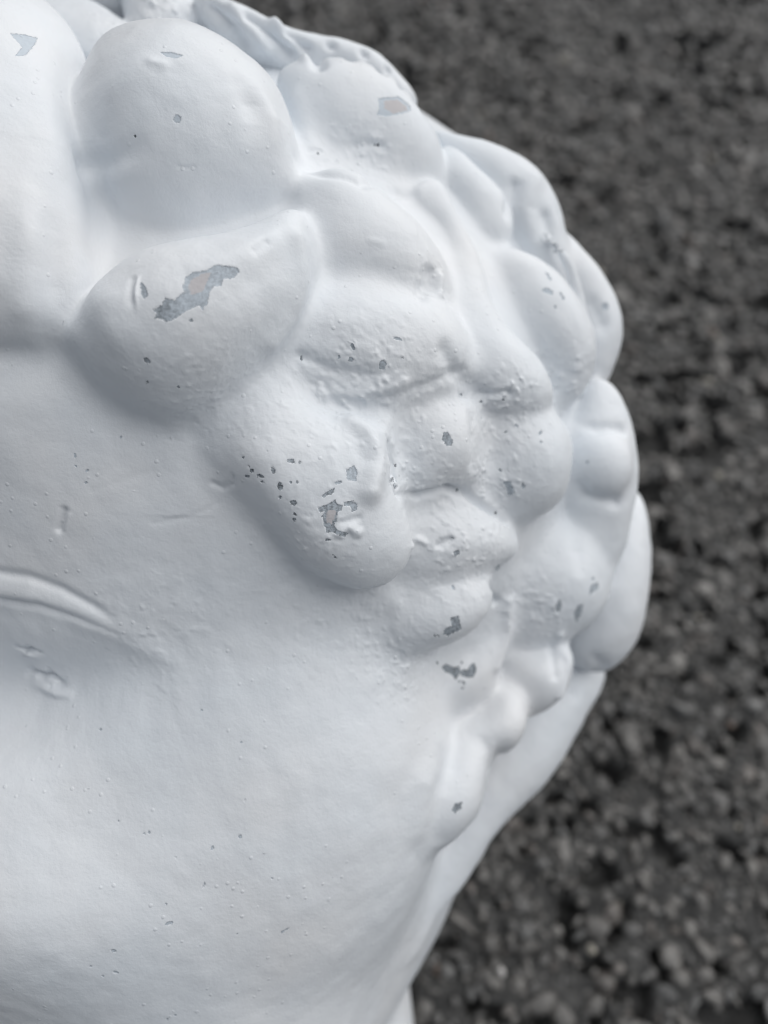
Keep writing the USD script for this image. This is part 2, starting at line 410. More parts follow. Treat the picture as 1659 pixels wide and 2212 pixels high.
def base_hit(u, v):
    """where the sight line through (u, v) meets the bare head, or passes it closest, and the outward direction there"""
    d_ = np.array([(u - 829.5) / FP, (1106 - v) / FP, 1.0])
    zz = np.linspace(0.11, 0.27, 321)
    f_ = base_field(zz[:, None] * d_)
    hit = np.where(f_ < 0)[0]
    z_ = np.interp(0, -f_[hit[0] - 1:hit[0] + 1], zz[hit[0] - 1:hit[0] + 1]) if len(hit) else zz[f_.argmin()]
    p = z_ * d_
    e = 0.001
    n = np.array([base_field((p + e * q_)[None])[0] - base_field((p - e * q_)[None])[0] for q_ in np.eye(3)])
    return p, n / np.linalg.norm(n)


def base_field(p):
    d_ = None
    for name, prims, kin, kout, cuts, lo, hi in LOCKS[:NBASE]:
        e = None
        for pr in prims:
            x = pr.d(p); e = x if e is None else smin(e, x, kin)
        d_ = e if d_ is None else smin(d_, e, kout)
    return d_


def ell3(u, v, front, ru, rv, rw, ang=0):
    """ellipsoid by the depth of its front point (m); radii ru, rv in px at that depth, rw in m"""
    return Ell(u, v, 0, ru * front / (front + rw), rv * front / (front + rw), ang, rw * FP / (front + rw), z=front + rw)


# ---- skull, face, neck, and the mass of the hair
lock('face', Sph(HC, HR - 0.002), Sph((-0.062, -0.083, 0.246), 0.090), ell3(60, 880, 0.1405, 520, 330, 0.042), ell3(60, 1800, 0.1435, 640, 330, 0.035, -12), ell3(560, 1640, 0.1525, 480, 560, 0.03), ell3(470, 2130, 0.160, 405, 430, 0.045), kin=26, k=1)
NECK = Chain((480, 2000, 0, 1), (480, 2500, 0, 1), (470, 3000, 0, 1), zs=(0.257, 0.226, 0.204))
NECK.r[:] = 0.060; NECK.lo -= 0.07; NECK.hi += 0.07
lock('neck', NECK, k=8)
lock('hair_cap', Sph(HC + [0.007, 0.003, 0], 0.119), k=6)
NBASE = 3


def build_locks():
    lid = [(-420, 1380), (-200, 1255), (0, 1266), (110, 1290), (210, 1338), (300, 1392), (380, 1425)]
    lock('eyelid', Chain(*[(u_, v_, 0, r_) for (u_, v_), r_ in zip(lid, (26, 27, 27, 24, 20, 16, 12))], zs=[base_hit(u_, v_)[0][2] + o_ for (u_, v_), o_ in zip(lid, (.0024, .0023, .0023, .0022, .0021, .0020, .0020))]), k=4)
    L = lambda *a_, **kw: lock('hair_lock', *a_, **kw)
    # ---- far side of the head
    L(Pillow([(1200, 1380), (1300, 1450), (1283, 1500), (1240, 1580), (1180, 1680), (1100, 1760), (1050, 1820), (1010, 1890), (968, 1942), (930, 1990), (900, 2050), (850, 2080), (850, 1960), (900, 1800), (980, 1600), (1080, 1440)], 14, z=.214, w=70, lean=3), k=4)
    L(Pillow([(1340, 1060), (1370, 1056), (1389, 1093), (1397, 1160), (1397, 1220), (1390, 1300), (1372, 1370), (1340, 1415), (1295, 1450), (1240, 1440), (1200, 1380), (1220, 1250), (1280, 1130)], 14, z=.215, w=90, lean=3))
    L(Pillow([(420, 0), (500, 14), (560, 44), (640, 80), (732, 97), (811, 125), (856, 164), (900, 225), (880, 260), (800, 215), (700, 170), (600, 150), (480, 90)], 8, z=.188, lean=2))
    L(Pillow([(926, 282), (995, 296), (1055, 318), (1138, 362), (1178, 414), (1203, 464), (1220, 532), (1246, 602), (1216, 652), (1146, 612), (1066, 532), (1026, 432), (966, 362)], 9, z=.192, w=70, lean=1.5))
    L(Pillow([(1176, 486), (1241, 536), (1284, 592), (1313, 643), (1329, 703), (1327, 762), (1308, 814), (1276, 856), (1226, 836), (1216, 746), (1196, 656), (1176, 566)], 10, z=.2, w=70, lean=1.5))
    L(Chain((1180, 512, 0, 6), (1212, 546, 0, 11), (1238, 597, 0, 12), (1262, 680, 0, 10), zs=(.184, .1835, .185, .188)))
    L(Pillow([(1200, 940), (1240, 880), (1282, 816), (1318, 826), (1340, 867), (1358, 920), (1368, 994), (1367, 1060), (1355, 1121), (1348, 1173), (1332, 1212), (1304, 1238), (1250, 1210), (1210, 1130), (1190, 1040)], 9, z=.194, w=90, lean=1.5))
    L(Pillow([(1235, 960), (1290, 925), (1345, 945), (1358, 1000), (1345, 1060), (1290, 1085), (1240, 1050)], 8, z=.189, w=60, lean=1.5))
    out = at(980, 800, .163) - HC; out /= np.linalg.norm(out)
    lock('hair_cap', Sph(HC + 0.045 * out, 0.0808), k=8)
    lock('hair_cap', Chain((1190, 1430, 0, 40), (1080, 1530, 0, 42), (1015, 1630, 0, 40), (975, 1760, 0, 36), zs=(.203, .192, .187, .186)), k=5)
    # ---- top row
    L(Pillow([(-260, -70), (-60, -95), (160, -110), (360, -80), (440, -30), (400, 70), (220, 85), (40, 60), (-200, 60)], 11, z=.196, lean=1.5))
    L(Pillow([(380, 68), (440, 54), (500, 78), (567, 95), (600, 120), (611, 143), (560, 168), (430, 148)], 6, lift=0, w=50))
    L(Pillow([(-100, -20), (100, 6), (180, 8), (255, 42), (300, 85), (200, 130), (100, 110), (-100, 100)], 6, lift=0, w=60))
    L(Pillow([(265, -80), (268, 30), (290, 90), (400, 85), (436, 46), (408, -10), (390, -80)], 9, w=80))
    L(Pillow([(-150, 42), (80, 40), (142, 62), (180, 110), (198, 200), (212, 300), (218, 430), (212, 560), (195, 650), (150, 725), (80, 765), (0, 775), (-150, 760)], 22, lift=5, w=200, tilt=(0, .16)), k=6)
    L(Pillow([(598, 154), (690, 132), (769, 139), (833, 167), (880, 204), (908, 249), (938, 289), (954, 344), (953, 399), (898, 429), (798, 424), (698, 394), (643, 354), (623, 284), (603, 214)], 10, lift=0, w=180, lean=1.8), k=6)
    L(Pillow([(890, 420), (950, 500), (965, 600), (950, 700), (1000, 830), (1050, 880), (1150, 890), (1190, 860), (1152, 785), (1081, 714), (1051, 655), (1031, 575), (1005, 508), (974, 448), (934, 395)], 7, lift=0, w=50, tilt=(0, .3)), k=4)
    L(Pillow([(955, 320), (1009, 362), (1069, 426), (1095, 476), (1100, 515), (1085, 545), (1040, 540), (1005, 500), (975, 440), (940, 380)], 6, lift=0, w=50))
    L(Pillow([(160, 310), (168, 246), (190, 167), (222, 105), (278, 83), (357, 78), (428, 88), (496, 115), (563, 163), (603, 206), (627, 270), (645, 337), (650, 400), (632, 455), (567, 485), (496, 511), (430, 522), (370, 522), (313, 510), (270, 484), (225, 440), (185, 380)], 17, lift=3, w=220, tilt=(0, -.15)), k=5)
    L(Pillow([(645, 455), (672, 510), (674, 600), (650, 690), (610, 760), (540, 830), (470, 880), (420, 905), (360, 905), (290, 880), (230, 840), (180, 790), (152, 740), (178, 690), (222, 632), (270, 580), (330, 550), (400, 536), (480, 520), (560, 490), (605, 462)], 17, lift=0.5, w=250, ctr=(420, 720)), k=9)
    L(Pillow([(640, 440), (650, 395), (690, 372), (740, 376), (790, 402), (843, 450), (894, 492), (930, 532), (955, 572), (963, 620), (950, 660), (900, 680), (800, 665), (700, 655), (662, 600), (655, 520)], 10, lift=0, w=180), k=7)
    L(Pillow([(610, 790), (635, 720), (680, 650), (730, 625), (800, 625), (880, 645), (950, 660), (985, 700), (1008, 750), (1010, 820), (960, 860), (900, 880), (850, 895), (790, 900), (740, 890), (690, 850), (640, 830)], 10, lift=0, w=180), k=7)
    L(Pillow([(1056, 550), (1100, 540), (1147, 560), (1195, 597), (1235, 655), (1262, 700), (1274, 745), (1272, 796), (1256, 845), (1225, 880), (1185, 880), (1155, 810), (1110, 750), (1072, 700), (1056, 620)], 10.5, w=110, lean=1), k=5)
    L(Pillow([(455, 930), (480, 890), (540, 840), (610, 815), (665, 860), (715, 895), (786, 905), (840, 905), (845, 950), (852, 1005), (862, 1060), (884, 1134), (888, 1194), (866, 1235), (818, 1268), (770, 1272), (715, 1252), (660, 1222), (610, 1165), (540, 1090), (480, 1020)], 11, lift=0.5, w=180, tilt=(-.15, .1)),
      cut=((Chain((836, 960, 9, 6), (848, 1020, 9, 12), (842, 1060, 8, 10)), 3),), k=7)
    L(Pillow([(878, 880), (945, 857), (997, 857), (1024, 896), (1030, 976), (1021, 1035), (965, 1053), (905, 1069), (858, 1060), (848, 1007), (852, 936)], 8.5, w=100), k=6)
    L(Pillow([(1020, 880), (1060, 860), (1124, 849), (1167, 865), (1193, 900), (1210, 918), (1226, 956), (1223, 1000), (1214, 1054), (1187, 1097), (1136, 1122), (1085, 1121), (1045, 1085), (1012, 1060), (1025, 980)], 11, w=110, lean=.8), k=6)
    L(Pillow([(880, 1130), (925, 1088), (990, 1080), (1050, 1105), (1085, 1135), (1112, 1165), (1105, 1195), (1070, 1218), (1040, 1235), (945, 1250), (890, 1250), (872, 1200)], 7.5, w=80), k=7)
    L(Pillow([(1075, 1230), (1110, 1180), (1160, 1140), (1210, 1120), (1250, 1130), (1280, 1170), (1300, 1220), (1305, 1250), (1290, 1300), (1260, 1340), (1225, 1370), (1170, 1385), (1110, 1398), (1092, 1370), (1078, 1300)], 11.5, w=110, lean=.8), k=6)
    L(Pillow([(820, 1300), (870, 1265), (960, 1245), (1040, 1240), (1062, 1260), (1060, 1310), (1035, 1350), (990, 1380), (920, 1400), (860, 1390), (825, 1350)], 8, w=100, lean=2, tilt=(-.4, 0)), k=6)
    L(Pillow([(1068, 1270), (1100, 1230), (1107, 1290), (1103, 1368), (1080, 1424), (1066, 1479), (1033, 1512), (982, 1544), (936, 1546), (900, 1522), (860, 1470), (840, 1420), (880, 1405), (960, 1400), (1010, 1385), (1050, 1345)], 10, w=90, lean=2, tilt=(-.4, 0)), k=6)
    L(Pillow([(1085, 1405), (1150, 1390), (1210, 1360), (1228, 1400), (1222, 1450), (1205, 1490), (1170, 1522), (1128, 1538), (1100, 1500), (1090, 1450)], 11, z=.196, lean=2), k=6)
    L(Pillow([(990, 1545), (1040, 1512), (1075, 1478), (1115, 1490), (1129, 1538), (1113, 1586), (1082, 1620), (1050, 1605), (1010, 1600), (980, 1570)], 10, z=.188, lean=2), k=6)
    L(Pillow([(930, 1640), (965, 1600), (1010, 1580), (1043, 1595), (1048, 1646), (1042, 1701), (1028, 1757), (1000, 1790), (954, 1824), (915, 1812), (900, 1760), (905, 1690)], 10, z=.181, lean=2.5, tilt=(-.5, 0)), k=8)


build_locks()


def field(p, ids=False, margin=0.006):
    """signed distance of the solid at p (n, 3), and which piece each point belongs to"""
    d_ = np.full(len(p), 1.0); own = np.zeros(len(p), np.int32)
    for li, (name, prims, kin, kout, cuts, lo, hi) in enumerate(LOCKS):
        pad = margin + kout + kin if li else 1.0
        near = np.where(((p > lo - pad) & (p < hi + pad)).all(1))[0]
        if not len(near):
            continue
        q_ = p[near]; e = None
        for pr in prims:
            x = pr.d(q_); e = x if e is None else smin(e, x, kin)
        for c_, kk in cuts:
            e = -smin(-e, c_.d(q_), kk)
        cur = d_[near]
        if ids:
            own[near[e < cur]] = li
        d_[near] = smin(cur, e, kout)
    for c_, kk in GLOBAL_CUTS:
        near = np.where(((p > c_.lo - kk - margin) & (p < c_.hi + kk + margin)).all(1))[0]
        if len(near):
            d_[near] = -smin(-d_[near], c_.d(p[near]), kk)
    return (d_, own) if ids else d_


GLOBAL_CUTS = []


def surface_nets(step=0.00145):
    lo = np.array([-0.21, -0.235, 0.09]); hi = np.array([0.115, 0.17, 0.41])
    big = step * 4
    n = np.ceil((hi - lo) / big).astype(int)
    cx = [lo[k] + big * np.arange(n[k] + 1) for k in range(3)]
    C = np.stack(np.meshgrid(*cx, indexing='ij'), -1).reshape(-1, 3)
    cd = field(C, margin=0.02).reshape(n + 1)
    fine = np.repeat(np.repeat(np.repeat(cd, 4, 0), 4, 1), 4, 2)[:n[0] * 4 + 1, :n[1] * 4 + 1, :n[2] * 4 + 1].astype(np.float32)
    near = np.abs(cd) < big * 2.4
    near = ndimage.binary_dilation(near)
    mask = np.repeat(np.repeat(np.repeat(near, 4, 0), 4, 1), 4, 2)[:fine.shape[0], :fine.shape[1], :fine.shape[2]]
    ii = np.argwhere(mask)
    vals = np.empty(len(ii), np.float32)
    for s in range(0, len(ii), 400000):
        vals[s:s + 400000] = field(lo + ii[s:s + 400000] * step, margin=0.008)
    fine[mask] = vals
    fine[0], fine[-1], fine[:, 0], fine[:, -1], fine[:, :, 0], fine[:, :, -1] = (0.01,) * 6
    s = fine < 0
    cs = np.zeros(np.array(s.shape) - 1, np.int8)
    for dx in (0, 1):
        for dy in (0, 1):
            for dz in (0, 1):
                cs += s[dx:s.shape[0] - 1 + dx, dy:s.shape[1] - 1 + dy, dz:s.shape[2] - 1 + dz]
    cells = np.argwhere((cs > 0) & (cs < 8))
    idx = -np.ones(cs.shape, np.int64); idx[tuple(cells.T)] = np.arange(len(cells))
    acc = np.zeros((len(cells), 3)); cnt = np.zeros(len(cells))
    corners = [np.array(c_) for c_ in np.ndindex(2, 2, 2)]
    for a_ in corners:
        for ax in range(3):
            if a_[ax]: continue
            b_ = a_.copy(); b_[ax] = 1
            fa = fine[tuple((cells + a_).T)]; fb = fine[tuple((cells + b_).T)]
            cr = (fa < 0) != (fb < 0)
            t = np.where(cr, fa / np.where(cr, fa - fb, 1), 0)
            acc[cr] += (a_ + np.outer(t, b_ - a_))[cr]; cnt[cr] += 1
    V = lo + (cells + acc / cnt[:, None]) * step
    F = []
    for ax in range(3):
        sl0 = [slice(None)] * 3; sl1 = [slice(None)] * 3
        sl0[ax] = slice(0, -1); sl1[ax] = slice(1, None)
        cr = s[tuple(sl0)] != s[tuple(sl1)]
        e = np.argwhere(cr)
        o1, o2 = [(1, 2), (2, 0), (0, 1)][ax]
        e = e[(e[:, o1] > 0) & (e[:, o2] > 0) & (e[:, o1] < s.shape[o1] - 1) & (e[:, o2] < s.shape[o2] - 1)]
        def cell(da, db):
            q_ = e.copy(); q_[:, o1] -= da; q_[:, o2] -= db
            return idx[tuple(q_.T)]
        quad = np.stack([cell(1, 1), cell(0, 1), cell(0, 0), cell(1, 0)], 1)
        ins = s[tuple(e.T)]
        quad[~ins] = quad[~ins][:, ::-1]
        F.append(quad)
    F = np.vstack(F)
    F = F[(F >= 0).all(1)]
    return V, np.vstack([F[:, [0, 1, 2]], F[:, [0, 2, 3]]])


def grad(p, e=0.00025):
    k = np.array([[1, -1, -1], [-1, -1, 1], [-1, 1, -1], [1, 1, 1.0]])
    g = 0
    for r in k:
        g = g + r * field(p + r * e)[:, None]
    return g / (4 * e)


def project(p, it=2):
    p = p.copy()
    for _ in range(it):
        d_ = field(p); g = grad(p)
        n2 = np.maximum((g * g).sum(1), 0.09)
        st = np.clip(d_ / n2, -0.0012, 0.0012)
        p -= st[:, None] * g
    return p


V, F = surface_nets()
# laplacian + projection gives an even cage
def relax(V, F, it=2, lam=0.5):
    e = np.vstack([F[:, [0, 1]], F[:, [1, 2]], F[:, [2, 0]]])
    for _ in range(it):
        acc = np.zeros_like(V); cnt = np.zeros(len(V))
        for k in range(3):
            acc[:, k] = np.bincount(e[:, 0], V[e[:, 1], k], len(V)) + np.bincount(e[:, 1], V[e[:, 0], k], len(V))
        cnt = np.bincount(e[:, 0], minlength=len(V)) + np.bincount(e[:, 1], minlength=len(V))
        V = V + lam * (acc / cnt[:, None] - V)
    return V
V = project(relax(V, F), 2)
if (np.cross(V[F[:, 1]] - V[F[:, 0]], V[F[:, 2]] - V[F[:, 0]]) * (V[F[:, 0]] - HC)).sum() < 0:
    F = F[:, ::-1]


def to_px(V):
    return 829.5 + FP * V[:, 0] / V[:, 2], 1106 - FP * V[:, 1] / V[:, 2]


def vnormals(V, F):
    fn = np.cross(V[F[:, 1]] - V[F[:, 0]], V[F[:, 2]] - V[F[:, 0]])
    n = np.stack([np.bincount(F.ravel(), np.repeat(fn[:, k], 3), len(V)) for k in range(3)], 1)
    return n / np.maximum(np.linalg.norm(n, axis=1, keepdims=True), 1e-20)


def refine(V, F, pad, where=None):
    u, v = to_px(V)
    inside = (u > -pad) & (u < 1659 + pad) & (v > -pad) & (v < 2212 + pad)
    n = vnormals(V, F)
    inside &= (n * V).sum(1) / np.linalg.norm(V, axis=1) < 0.25
    if where is not None:
        inside &= where
    pick = inside[F].any(1)
    keep, sub = F[~pick], F[pick]
    e = np.sort(np.vstack([sub[:, [0, 1]], sub[:, [1, 2]], sub[:, [2, 0]]]), 1)
    key = e[:, 0] * (len(V) + 1) + e[:, 1]
    uq, first, inv = np.unique(key, return_index=True, return_inverse=True)
    mid = (V[e[first, 0]] + V[e[first, 1]]) / 2
    mi = len(V) + inv.reshape(3, -1)
    a_, b_, c_ = sub.T; ab, bc, ca = mi
    new = np.vstack([np.stack(x, 1) for x in ((a_, ab, ca), (ab, b_, bc), (ca, bc, c_), (ab, bc, ca))])
    return np.vstack([V, mid]), np.vstack([keep, new]), np.arange(len(V), len(V) + len(mid))


LEVELS = int(os.environ.get('LEVELS', '2'))
for lev in range(LEVELS):
    V, F, fresh = refine(V, F, 90)
    V[fresh] = project(V[fresh], 2)
print('bust', len(V), len(F))
N = vnormals(V, F)
U_, V_ = to_px(V)
FRONT = np.where((N * V).sum(1) < 0)[0]
PXT = cKDTree(np.column_stack([U_[FRONT], V_[FRONT]]))
T3 = cKDTree(V)


def on_surface(u, v, r=7.0):
    near = PXT.query_ball_point([u, v], r)
    if not near:
        near = [PXT.query([u, v])[1]]
    near = FRONT[near]
    zc = V[near, 2]
    front = near[zc < zc.min() + 0.004]
    return V[front].mean(0)


DISP = np.zeros(len(V))
def stroke(pts_, r, mm, wob=0.0):
    """press (mm < 0) or add (mm > 0) clay along a path of picture points, r px wide; mm may vary along it"""
    P_ = np.array([on_surface(u, v) for u, v in pts_])
    amt = np.full(len(P_), mm, float) if np.ndim(mm) == 0 else np.array(mm, float)
    rr_ = r * P_[:, 2].mean() / FP
    near = np.unique(np.concatenate([np.array(x, int) for x in T3.query_ball_point(np.vstack([P_] + [P_[:-1] + (P_[1:] - P_[:-1]) * q_ for q_ in (.25, .5, .75)]), 2.6 * rr_ + 0.25 * np.linalg.norm(np.diff(P_, axis=0), axis=1).max(initial=0))])) if len(P_) > 1 else np.array(T3.query_ball_point(P_[0], 2.6 * rr_), int)
    p = V[near]; best = np.full(len(p), 1e9); am = np.zeros(len(p))
    for i in range(max(len(P_) - 1, 1)):
        a_, b_ = P_[i], P_[min(i + 1, len(P_) - 1)]
        ab = b_ - a_; t = np.clip((p - a_) @ ab / max(ab @ ab, 1e-14), 0, 1)
        d_ = np.linalg.norm(p - a_ - t[:, None] * ab, axis=1)
        c_ = d_ < best
        best[c_] = d_[c_]; am[c_] = (amt[i] + t * (amt[min(i + 1, len(P_) - 1)] - amt[i]))[c_]
    if wob:
        best = best * (1 + wob * (meshkit.noise(p * 900, 17) - 0.5) * 2)
    DISP[near] += am / 1000 * np.exp(-(best / rr_) ** 2)


def detail():
    stroke([(-60, 1490), (60, 1490), (190, 1465), (350, 1415)], 78, [-4.2, -4.2, -3.2, -.8])
    stroke([(-60, 1700), (60, 1685), (200, 1640), (380, 1560)], 115, [2.2, 2.2, 1.6, .3])
    stroke([(0, 1236), (60, 1246), (130, 1273), (200, 1310), (250, 1340)], 10, [-.8, -.8, -.8, -.6, 0])
    stroke([(0, 1297), (80, 1310), (160, 1334), (240, 1369), (310, 1402)], 11, [-1.1, -1.0, -.7, -.3, 0])
    stroke([(26, 1404), (42, 1411), (58, 1409), (76, 1417)], 5.5, [-.6, -1.5, -1.2, -.3], .5); stroke([(36, 1426), (52, 1422), (66, 1427), (78, 1424)], 5, [.2, .7, .5, .2], .6)
    stroke([(30, 1470), (44, 1462), (62, 1472), (84, 1470), (104, 1484), (122, 1488)], 6.5, [-.4, -1.8, -1.3, -1.7, -1.0, -.1], .5); stroke([(44, 1488), (70, 1496), (100, 1505), (132, 1508)], 8, [.2, .8, 1.0, .3], .3)
    stroke([(139, 1104), (128, 1142)], 8, -.8); stroke([(150, 1112), (140, 1140)], 5, .25)
    stroke([(200, 1060), (260, 1040), (330, 1015)], 7, -.07); stroke([(330, 1130), (400, 1118), (440, 1105), (470, 1085)], 6, -.13)
    stroke([(460, 1045), (480, 1055), (503, 1045), (505, 1030)], 7, -.45)
    # left hanging lock
    stroke([(188, 200), (206, 300), (214, 420), (206, 540)], 48, [-.5, -1.5, -1.6, -.6]); stroke([(95, 180), (105, 320), (100, 480)], 80, [1.0, 2.2, 1.0])
    stroke([(-20, 756), (50, 752)], 24, [-.8, -.4])
    stroke([(940, 1610), (918, 1690), (905, 1790)], 38, [1.0, 1.7, .9]); stroke([(880, 1430), (850, 1360), (830, 1290)], 40, .8)
    stroke([(95, 380), (110, 500), (118, 620), (105, 720)], 34, [0, -.9, -.9, 0]); stroke([(45, 360), (58, 500), (50, 660)], 34, [0, .8, .8, 0])
    stroke([(150, 420), (165, 560), (150, 680)], 36, [0, .6, 0])
    # curl over the forehead: notch at its left, small dents at its right
    stroke([(185, 356), (232, 350), (275, 334), (325, 308)], 26, [-1.0, -1.2, -.8, 0])
    stroke([(235, 384), (290, 360), (350, 345)], 30, [.4, .4, 0])
    stroke([(522, 190), (540, 225), (546, 270)], 30, [-.4, -.9, -.2]); stroke([(565, 200), (588, 260), (590, 340)], 26, [.2, 1.0, .2])
    stroke([(330, 138), (352, 142)], 12, .4); stroke([(250, 190), (300, 150)], 40, .8)
    stroke([(385, 360), (400, 362), (420, 361)], 4, -.12)
    # lower curl: hollow under the upper one, rim, gouge beside the chip
    stroke([(400, 590), (500, 565), (590, 520), (640, 480)], 34, [0, .8, 1.0, .4])
    stroke([(548, 548), (572, 532)], 9, -.4); stroke([(299, 600), (295, 635), (296, 668)], 5, [.2, .5, .1], .4); stroke([(287, 605), (285, 655)], 9, -.35)
    stroke([(190, 610), (230, 660), (250, 720)], 50, [.4, 1.2, .6])
    stroke([(640, 520), (650, 600), (630, 680), (590, 740)], 28, 1.2)
    # right of the forehead
    stroke([(640, 345), (700, 372), (780, 395), (860, 415), (910, 420)], 16, [-.5, -.9, -1.0, -.9, 0])
    stroke([(770, 312), (800, 308), (826, 316)], 9, -.7); stroke([(672, 330), (690, 332)], 8, -.5)
    stroke([(640, 215), (660, 280), (680, 330)], 26, 1.0)
    stroke([(905, 640), (925, 610), (930, 590)], 16, -1.0); stroke([(948, 640), (950, 600)], 12, .9)
    stroke([(800, 520), (826, 525)], 9, .15)
    stroke([(650, 770), (720, 800), (800, 810)], 14, -.7, .5); stroke([(690, 850), (780, 850), (870, 830)], 15, .8, .5)
    stroke([(960, 760), (985, 810), (1040, 850)], 20, -.9); stroke([(880, 845), (950, 820), (1000, 800)], 14, -.7, .4)
    stroke([(858, 1066), (905, 1072), (965, 1056), (1010, 1066), (1050, 1096), (1092, 1130)], 9, [-.8, -1.6, -1.6, -1.8, -1.9, -1.0])
    stroke([(1020, 880), (1030, 940), (1030, 1000), (1022, 1040)], 22, [-.4, -1.3, -1.1, 0])
    stroke([(1000, 856), (1050, 852), (1100, 850)], 8, -.8, .4)
    stroke([(760, 915), (800, 940), (812, 1000), (800, 1060)], 26, 1.8); stroke([(848, 990), (850, 1045), (866, 1090)], 18, [-.4, -1.0, 0])
    stroke([(560, 1000), (620, 1080), (690, 1180)], 60, 1.2)
    stroke([(735, 1150), (752, 1135), (772, 1150)], 9, .6, .4); stroke([(740, 1130), (775, 1118)], 7, -.4)
    stroke([(890, 1180), (905, 1165), (918, 1172)], 7, .5, .5); stroke([(945, 1180), (975, 1166)], 7, -.7, .5)
    stroke([(1238, 1140), (1250, 1190), (1252, 1250)], 20, [-.3, -.9, 0])
    stroke([(1060, 1265), (1072, 1300), (1050, 1345), (1000, 1380), (930, 1395)], 10, [-.8, -1.5, -1.3, -1.2, -.3])
    stroke([(860, 1300), (930, 1270), (1000, 1262)], 30, .8)
    stroke([(1100, 1300), (1095, 1370), (1070, 1440)], 12, .9)
    stroke([(985, 1610), (976, 1660), (970, 1720)], 24, [-.1, -.55, 0])
    stroke([(1062, 1610), (1060, 1660), (1050, 1710)], 10, [.2, .5, 0])
    stroke([(1190, 1400), (1200, 1460)], 10, -.6)
    # far side
    stroke([(1240, 915), (1290, 925), (1345, 930)], 13, [0, -1.0, -1.0]); stroke([(1245, 1030), (1270, 1068), (1330, 1085)], 14, [0, -1.1, -1.1])
    stroke([(1245, 1390), (1300, 1440)], 16, -1.2); stroke([(1240, 1500), (1290, 1450)], 14, -.8); stroke([(1210, 1370), (1225, 1430), (1205, 1500)], 9, .9)
    stroke([(1280, 660), (1300, 700)], 20, -.8); stroke([(1150, 390), (1130, 450), (1150, 520)], 22, 1.2); stroke([(1110, 400), (1095, 460)], 14, -1.2)
    stroke([(1180, 470), (1210, 530)], 16, -1.0)
    stroke([(455, 15), (500, 55), (520, 95)], 17, -2.2); stroke([(535, 35), (585, 75), (625, 118)], 15, -2.4); stroke([(620, 72), (660, 104), (690, 140)], 13, -2.0); stroke([(715, 98), (760, 122)], 11, -1.6); stroke([(785, 115), (830, 150)], 11, -1.5); stroke([(840, 150), (870, 190)], 10, -1.2)
    stroke([(500, 20), (550, 60), (580, 105)], 14, 1.2); stroke([(590, 52), (630, 88), (660, 125)], 12, 1.2)


# where brush and dried drips left the paint coarse: centre, reach (px), amount
COARSE = [(780, 355, 70, .9), (780, 850, 150, .6), (1065, 1030, 80, .7), (1000, 1170, 110, .5), (1120, 1300, 70, .5), (1200, 830, 80, .9), (930, 610, 60, .4), (1090, 870, 70, .9), (900, 1020, 70, .5), (430, 850, 140, .25), (650, 1180, 110, .4), (880, 1430, 90, .5), (340, 20, 100, 1.0), (330, 1360, 150, .25), (760, 1330, 150, .25), (1160, 1340, 70, .5)]
coarse = np.zeros(len(V))
for cu_, cv_, r_, a_ in COARSE:
    pc_ = on_surface(cu_, cv_)
    coarse += a_ * np.exp(-((V - pc_) ** 2).sum(1) / (r_ * pc_[2] / FP) ** 2)


detail()
lump = meshkit.fbm(V * 75, 3, 21) - 0.5
fine = meshkit.fbm(V * 420, 3, 33) - 0.5
grit = meshkit.fbm(V * 900, 2, 51)
DISP += 0.0013 * lump + 0.00014 * fine + coarse * (0.0008 * fine + 0.00045 * np.maximum(grit - 0.56, 0) / 0.2)
V = V + N * DISP[:, None]

# ------------------------------------------------------------------ wear: chips in the paint
def c1(*p): return [(.3967 * x, .3967 * y) for x, y in p]
def c2(*p): return [(493.7 + .3967 * x, .3967 * y) for x, y in p]
def c3(*p): return [(.3967 * x, 476 + .3967 * y) for x, y in p]
def c4(*p): return [(548.5 + .3967 * x, 658.3 + .3967 * y) for x, y in p]
def c5(*p): return [(877.7 + .3967 * x, 438.8 + .3967 * y) for x, y in p]
def c6(*p): return [(658.3 + .4629 * x, 1261.7 + .463 * y) for x, y in p]
def c7(*p): return [(.3967 * x, 1426.2 + .3967 * y) for x, y in p]
def dot(f, x, y, r, e=1.0, a_=0.0):
    return f(*[(x + r * e * math.cos(t) * math.cos(a_) - r * math.sin(t) * math.sin(a_), y + r * e * math.cos(t) * math.sin(a_) + r * math.sin(t) * math.cos(a_)) for t in np.linspace(0, 6.28, 9)[:-1] + 0.3])

